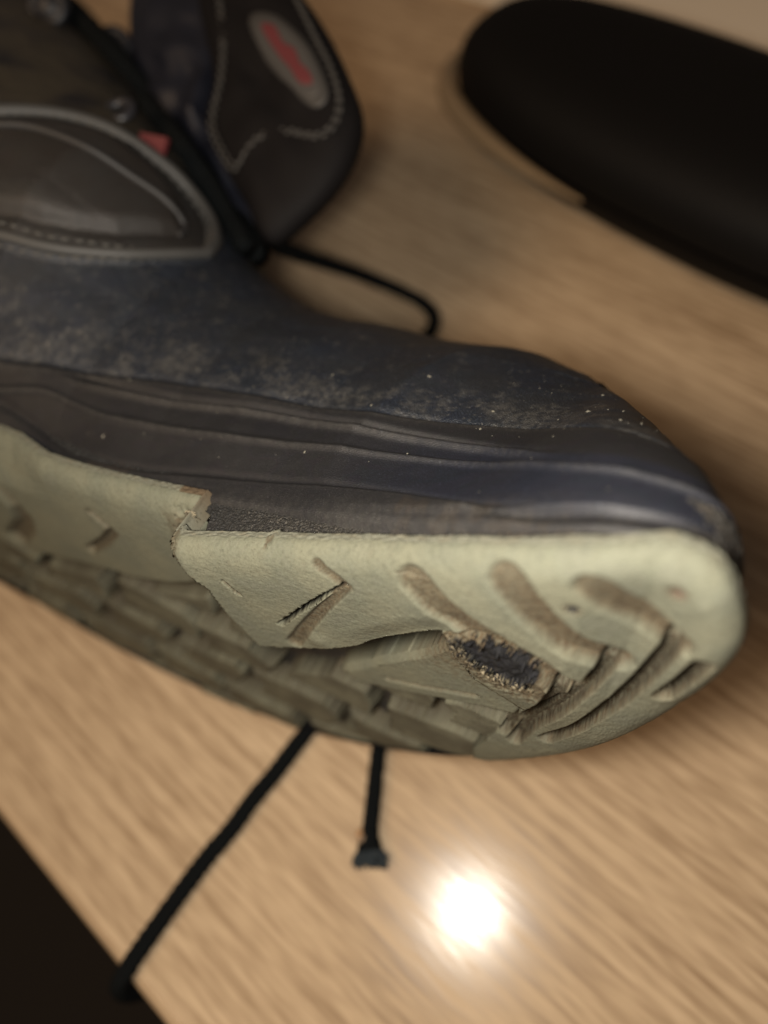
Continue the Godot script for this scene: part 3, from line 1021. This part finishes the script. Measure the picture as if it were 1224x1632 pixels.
func build_midsole(boot: Node3D) -> void:
	# the dark foam core that shows where the sole has peeled off
	var st := stations([[0.0, 18.0, 0.25], [18.0, 35.0, 0.03], [35.0, RL, 0.25]])
	var na := st.size() - 1
	var nb := 34
	var v := PackedVector3Array(); v.resize(na * nb)
	var col := PackedColorArray(); col.resize(na * nb)
	for i in na:
		var a := st[i]
		var Q := ring_at(a, RQ)
		var S := ring_at(a, RS)
		var d := (Q - S)
		var len := d.length()
		var dir := d / len
		var top_n := 0.05 + minf(0.0, lerp_table(RIM, a) + 0.2) - (0.15 if a < 24.0 else 0.0) - 0.25 * smoothstep(29.0, 32.0, a) + maxf(0.0, lerp_table(FLAP_LIFT, Q.x)) * smoothstep(24.85, 25.3, a) * (1.0 - smoothstep(31.5, 32.5, a))
		for j in nb:
			var t := float(j) / (nb - 1)
			var g := i * nb + j
			var jj := n1.get_noise_2d(a * 8.0, t * 12.0)
			if t < 0.7:
				var k := t / 0.7
				var n := lerpf(-0.7, top_n, k)
				var p := Q - dir * (0.20 + 0.05 * jj * 0.4)
				v[g] = to_world(p.x, p.y, n)
			else:
				var k := (t - 0.7) / 0.3
				var p := S + d * (1.0 - 0.2 / len) * (1.0 - k)
				v[g] = to_world(p.x, p.y, lerpf(top_n, -0.35, smoothstep(0.0, 0.4, k)))
			var fine := n1.get_noise_2d(a * 9.0, t * 10.0)
			var f2 := n3.get_noise_2d(a * 11.0, t * 16.0)
			var c := Color(0.024, 0.024, 0.024)
			c = c.lerp(Color(0.22, 0.19, 0.14), clampf((0.24 + 0.16 * f2 + 0.06 * fine) * smoothstep(24.0, 27.0, a), 0, 0.8))
			if a > 28.0: c = c.lerp(Color(0.10, 0.065, 0.035), 0.6 * smoothstep(0.1, 0.5, f2) * smoothstep(28.0, 29.0, a))
			col[g] = c * 1.6
	var gi := int(na * 0.4) * nb + 10
	var cr := (v[gi + nb] - v[gi]).cross(v[gi + 1] - v[gi])
	var ms := grid_meshes(v, col, PackedInt32Array(), na, nb, cr.dot(BU) < 0.0, true)
	put(boot, "midsole", ms[0], MT.midsole)

# ---------------------------------------------------------------- boot: tongue, laces, details
const TO := Vector3(-8.9, 5.2, -8.6)
const TE1 := Vector3(0.42, 0.51, -0.75)
const TE2 := Vector3(-0.91, 0.17, -0.39)
const TN := Vector3(-0.07, 0.84, 0.54)

func tong(x: float, y: float, off: float) -> Vector3:
	var p := TO + TE1 * x + TE2 * y + TN * off
	return to_world(p.x, p.y, p.z)

# a padded shape from a closed outline in the tongue's plane
func pillow(outline: PackedVector2Array, off: float, thick: float, back: float, power: float, wrinkle := 0.0) -> ArrayMesh:
	var pts := []
	var m := outline.size()
	var cen := Vector2.ZERO
	for p in outline: cen += p / m
	var ring := PackedVector2Array()
	for i in m:
		for k in 10:
			ring.append(outline[i].cubic_interpolate(outline[(i + 1) % m], outline[(i - 1 + m) % m], outline[(i + 2) % m], k / 10.0))
	var na := ring.size()
	var half := 18
	var nb := half * 2
	var v := PackedVector3Array()
	for i in na:
		for j in nb:
			var front := j < half
			var t := float(j) / (half - 1) if front else float(nb - 1 - j) / (half - 1)
			t = 1.0 - pow(1.0 - t, 1.6)
			var q := cen.lerp(ring[i], t)
			var hh := sqrt(maxf(0.0, 1.0 - pow(t, power)))
			var wr := wrinkle * n1.get_noise_2d(q.x * 0.8, q.y * 0.5) * (1.0 - t)
			v.append(tong(q.x, q.y, off + (thick * hh + wr if front else -back * hh)))
	var gi := 3 * nb + 8
	var cr := (v[gi + nb] - v[gi]).cross(v[gi + 1] - v[gi])
	var tn := BT * TN.x + BU * TN.y + BN * TN.z
	return grid_meshes(v, PackedColorArray(), PackedInt32Array(), na, nb, cr.dot(tn) < 0.0, true)[0]

func build_tongue(boot: Node3D) -> void:
	var ol := v2([0.02, -0.46, 1.14, -0.81, 2.26, -0.85, 3.16, -0.58, 3.87, 0.0, 4.4, 1.07, 4.94, 2.55, 5.37, 4.36, 5.42, 5.84, 4.65, 7.39, 3.64, 6.86, 2.22, 4.45, 1.23, 3.62, 0.65, 2.22, 0.32, 0.84])
	var tongue := put(boot, "tongue", pillow(ol, 0.0, 0.62, 0.9, 5.0, 0.12), MT.tongue)
	var gus := v2([3.25, 10.06, 4.55, 7.52, 2.35, 4.79, 1.3, 4.02, 0.79, 2.77, 0.38, 1.13, 0.01, 0.0, -0.33, 0.47, -0.05, 2.41, 0.39, 5.13, 1.19, 7.95])
	put(boot, "tongue_gusset", pillow(gus, -0.35, 0.45, 0.5, 2.2, 0.35), MT.nylon)
	var bd := v2([3.96, 4.25, 4.33, 3.56, 4.24, 2.13, 3.8, 0.9, 3.45, 0.52, 3.11, 0.77, 3.16, 1.99, 3.45, 3.54])
	var badge := put(tongue, "oval_badge", pillow(bd, 0.62, 0.10, 0.05, 6.0), MT.badge)
	badge.set_meta("label", "oval grey badge with a red streak")
	var inner := PackedVector2Array()
	for p in bd: inner.append(Vector2(3.69, 2.22) + (p - Vector2(3.69, 2.22)) * 0.83)
	put(tongue, "badge_centre", pillow(inner, 0.70, 0.05, 0.02, 8.0), mat(Color(0.05, 0.047, 0.045), 0.55))
	put(tongue, "badge_print", pillow(v2([3.93, 3.64, 4.08, 3.26, 3.90, 2.7, 3.93, 2.24, 3.75, 1.8, 3.71, 1.39, 3.54, 1.08, 3.36, 1.37, 3.50, 2.0, 3.55, 2.4, 3.76, 3.31]), 0.735, 0.035, 0.01, 9.0), MT.red)
	# twin rows of stitching along the border
	var sp := [3.82, 5.63, 3.0, 4.51, 2.22, 3.74, 1.22, 3.01, 0.87, 2.27, 0.73, 1.39, 1.28, 1.47, 1.8, 1.37, 2.28, 0.84, 2.67, -0.01, 3.18, -0.15, 3.7, 0.24, 4.15, 1.09, 4.52, 2.13, 4.91, 3.2, 5.14, 3.86]
	for off in [0.0, 0.17]:
		var line := []
		for k in range(0, sp.size(), 2):
			var q := Vector2(sp[k], sp[k + 1])
			q = q.lerp(Vector2(3.4, 2.4), off * 0.3)
			line.append(tong(q.x, q.y, 0.60))
		put(tongue, "stitching", stitches(smooth_path(line, 12), 0.00045, 0.0026), mat(Color(0.055, 0.052, 0.048), 0.8))

func stitches(path: Array, r: float, pitch: float) -> ArrayMesh:
	var st := SurfaceTool.new()
	st.begin(Mesh.PRIMITIVE_TRIANGLES)
	var run := 0.0
	var seg := []
	for k in path.size() - 1:
		var a: Vector3 = path[k]
		var b: Vector3 = path[k + 1]
		var len := a.distance_to(b)
		var n := int(ceil(len / 0.0004))
		for e in n:
			var p := a.lerp(b, float(e) / n)
			run += len / n
			if fmod(run, pitch) < pitch * 0.72: seg.append(p)
			elif seg.size() > 1:
				st.append_from(tube(seg, func(t, _q): return r * (0.55 + 0.45 * sin(PI * clampf(t, 0.05, 0.95))), 6), 0, Transform3D.IDENTITY)
				seg = []
			else: seg = []
	return st.commit()

func loc_path(list: Array) -> Array:
	var out := []
	for p in list: out.append(to_world(p[0], p[1], p[2]))
	return out

func world_path(list: Array) -> Array:
	var out := []
	for p in list: out.append(Vector3(p[0], p[1], p[2]) * 0.01 - base)
	return out

func along(list: Array, lift: float) -> Array:      # a path on the upper, (station, depth) pairs
	var out := []
	for k in range(0, list.size(), 2):
		var p := upper_point(list[k], list[k + 1])
		out.append(to_world(p.x, p.y + lift, p.z))
	return out

func build_details(boot: Node3D) -> void:
	# pale flecks of dry grass and grit caught on the leather
	var fl := SurfaceTool.new()
	fl.begin(Mesh.PRIMITIVE_TRIANGLES)
	for k in 110:
		var a := rng.randf_range(20.0, 33.0)
		var w := rng.randf_range(0.4, 4.6) if rng.randf() < 0.75 else rng.randf_range(2.2, 3.4)
		var p := upper_point(a, w)
		var q := upper_point(a + 0.1, w)
		var r := upper_point(a, w + 0.12)
		var p0 := to_world(p.x, p.y, p.z)
		var ex := (to_world(q.x, q.y, q.z) - p0).normalized()
		var ey := (to_world(r.x, r.y, r.z) - p0).normalized()
		var nz := ex.cross(ey).normalized()
		if nz.y < 0: nz = -nz
		var an := rng.randf() * TAU
		var dx := ex * cos(an) + ey * sin(an)
		var dy := nz.cross(dx)
		var ln := rng.randf_range(0.00007, 0.00017) * (3.0 if rng.randf() < 0.10 else 1.0)
		var wd := ln * rng.randf_range(0.25, 0.7)
		var top := p0 + nz * (ln * 0.5 + 0.00005)
		var ring := [p0 + dx * ln, p0 + dy * wd, p0 - dx * ln, p0 - dy * wd]
		for e in 4:
			for vv in [ring[e], top, ring[(e + 1) % 4]]: fl.add_vertex(vv)
	fl.generate_normals()
	put(boot, "grit_flecks", fl.commit(), mat(Color(0.15, 0.14, 0.11), 0.8)).set_meta("kind", "stuff")
	# piping round the padded panel, and rows of stitches beside it
	var pu := [14.0, 4.6, 14.6, 5.3, 15.43, 6.2, 16.26, 7.1, 17.18, 7.6, 18.2, 7.85, 18.84, 7.85, 19.47, 7.5, 20.05, 6.8, 20.3, 6.2]
	var pl := [20.3, 6.2, 20.1, 5.6, 19.57, 4.7, 18.88, 4.1, 18.25, 3.75, 17.47, 3.5, 16.6, 3.3, 15.0, 3.2]
	put(boot, "piping", tube(smooth_path(along(pu, 0.03), 10), func(_t, _a): return 0.0016, 10), MT.piping)
	put(boot, "piping", tube(smooth_path(along(pl, 0.02), 10), func(_t, _a): return 0.0013, 10), MT.piping)
	var pi2 := [15.2, 5.2, 15.96, 5.6, 16.69, 5.95, 17.72, 6.15, 18.5, 6.4, 19.13, 6.55, 19.6, 6.5, 19.75, 6.1]
	put(boot, "piping", tube(smooth_path(along(pi2, 0.02), 10), func(_t, _a): return 0.0010, 10), mat(Color(0.018, 0.017, 0.017), 0.6))
	for e in [[pl, 0.0, -0.2], [pl, 0.0, 0.2], [pu, 0.0, 0.24], [pu, 0.0, -0.22]]:
		var q := []
		for k in range(0, e[0].size(), 2):
			q.append(e[0][k]); q.append(e[0][k + 1] + e[2])
		put(boot, "stitching", stitches(smooth_path(along(q, 0.05), 10), 0.00035, 0.0026), MT.thread)
	# lace from the throat to the hooks, running on along the eyestay
	put(boot, "lace", cord(along([6.5, 14.6, 9.0, 14.2, 10.71, 13.4, 13.2, 12.1, 14.6, 11.7, 16.4, 10.7, 17.62, 9.8, 18.5, 9.3, 19.5, 8.5, 20.4, 7.7], 0.40), 0.0030, 14), MT.lace)
	put(boot, "lace", cord(along([15.4, 10.6, 16.6, 9.9, 17.7, 9.2, 18.5, 8.8, 19.4, 8.2, 20.3, 7.5], 0.36), 0.0027, 14), MT.lace)
	put(boot, "lace", cord(world_path([[-5.6, 6.9, -15.4], [-5.2, 6.5, -16.04], [-5.09, 5.5, -16.71], [-4.84, 4.2, -17.7], [-4.3, 2.8, -18.71], [-3.34, 1.2, -19.65], [-2.14, 0.32, -19.63], [-1.38, 0.24, -19.04], [-1.03, 0.24, -18.35], [-1.22, 0.24, -17.64], [-1.96, 0.24, -16.96], [-3.04, 0.24, -16.54], [-4.5, 0.24, -16.4]]), 0.0023, 14), MT.lace)
	# lace ends on the near side: one over the edge of the table, one with a frayed tip
	put(boot, "lace", cord(world_path([[-3.9, 0.24, -5.8], [-4.82, 0.24, -4.43], [-5.13, 0.24, -4.03], [-5.59, 0.24, -3.41], [-6.15, 0.24, -2.75], [-6.63, 0.24, -2.08], [-7.2, 0.24, -1.42], [-7.76, 0.24, -0.67], [-8.42, 0.24, 0.26], [-8.85, 0.22, 0.90], [-9.12, 0.02, 1.28], [-9.25, -0.7, 1.50], [-9.25, -2.2, 1.52], [-9.22, -4.5, 1.5], [-9.2, -7.0, 1.5]]), 0.0022, 14), MT.lace)
	var tip_path := smooth_path(world_path([[-2.75, 0.24, -6.2], [-2.85, 0.24, -5.0], [-2.91, 0.24, -4.05], [-2.98, 0.24, -3.35], [-3.07, 0.24, -2.46], [-3.14, 0.24, -1.81], [-3.12, 0.25, -1.50]]), 14)
	var tip := put(boot, "lace", tube(tip_path, func(t, ang): return 0.0020 * (1.0 + 0.06 * n1.get_noise_2d(t * 60.0, ang)) * (1.0 + 0.5 * smoothstep(0.86, 1.0, t)), 14), MT.lace)
	tip.set_meta("label", "short lace end with a frayed tip")
	var end := Vector3(-3.12, 0.2, -1.55) * 0.01 - base
	var fst := SurfaceTool.new()
	fst.begin(Mesh.PRIMITIVE_TRIANGLES)
	for k in 150:
		var an := rng.randf() * TAU
		var rr := sqrt(rng.randf()) * 0.0029
		var b0 := end + Vector3(cos(an) * rr, sin(an) * rr * 0.8 + 0.0002, 0)
		var tp := b0 + Vector3(cos(an) * 0.0012 + rng.randfn(0.0, 0.0006), rng.randf_range(-0.0006, 0.0008), rng.randf_range(0.0012, 0.0044))
		tp.y = maxf(tp.y, 0.0004 - base.y)
		fst.append_from(tube([b0, b0.lerp(tp, 0.5), tp], func(_t, _a): return 0.0003, 5), 0, Transform3D.IDENTITY)
	put(tip, "frayed_tip", fst.commit(), mat(Color(0.012, 0.019, 0.024), 0.8)).set_meta("kind", "stuff")
	for q in [[Vector3(-0.0022, 0.0012, -0.0035), Color(0.30, 0.17, 0.08)], [Vector3(-0.0012, 0.0020, -0.0020), Color(0.20, 0.14, 0.09)]]:
		var bm := SphereMesh.new()
		bm.radius = 0.0012; bm.height = 0.0018; bm.radial_segments = 12; bm.rings = 6
		put(tip, "dirt_crumb", bm, mat(q[1], 0.8)).position = end + q[0]
	# speed hooks and an eyelet
	for q in [[11.1, 12.3], [12.4, 13.0]]:
		var up := upper_point(q[0], q[1])
		var c := to_world(up.x, up.y + 0.15, up.z)
		var tm := TorusMesh.new()
		tm.inner_radius = 0.0026; tm.outer_radius = 0.0062; tm.rings = 28; tm.ring_segments = 14
		var hk := put(boot, "lace_hook", tm, MT.hook)
		hk.transform = Transform3D(Basis(Vector3(1, 0.2, 0).normalized(), 0.7), c + Vector3(0, 0.002, 0))
		var sph := SphereMesh.new()
		sph.radius = 0.0045; sph.height = 0.007; sph.radial_segments = 24; sph.rings = 12
		put(hk, "rivet", sph, MT.hook).position = Vector3(0, -0.001, 0)
	var em := TorusMesh.new()
	em.inner_radius = 0.0022; em.outer_radius = 0.0046; em.rings = 24; em.ring_segments = 12
	var pe := upper_point(16.16, 8.9)
	var ey := put(boot, "eyelet", em, mat(Color(0.02, 0.02, 0.024), 0.4))
	ey.position = to_world(pe.x, pe.y + 0.08, pe.z)
	# small red tab beside the lace
	var pt := upper_point(17.7, 8.15)
	var rb := BoxMesh.new()
	rb.size = Vector3(0.008, 0.0012, 0.0055)
	var tab := put(boot, "red_tab", rb, MT.red)
	tab.transform = Transform3D(Basis(Vector3.UP, -0.45) * Basis(Vector3.RIGHT, 0.5), to_world(pt.x, pt.y + 0.06, pt.z))
	tab.set_meta("label", "small faded red tab beside the lace")

func build_boot() -> void:
	org = Vector3(ORX, 0.034, ORZ)
	base = Vector3(org.x, 0, org.z)
	make_ring()
	var boot := Node3D.new()
	boot.name = "work_boot"
	boot.position = base
	add_child(boot)
	tag(boot, "worn black leather work boot lying on its side with peeling olive sole", "boot")
	build_upper(boot)
	build_sole(boot)
	build_tongue(boot)
	build_details(boot)

const ORX := -0.011489
const ORZ := -0.030578
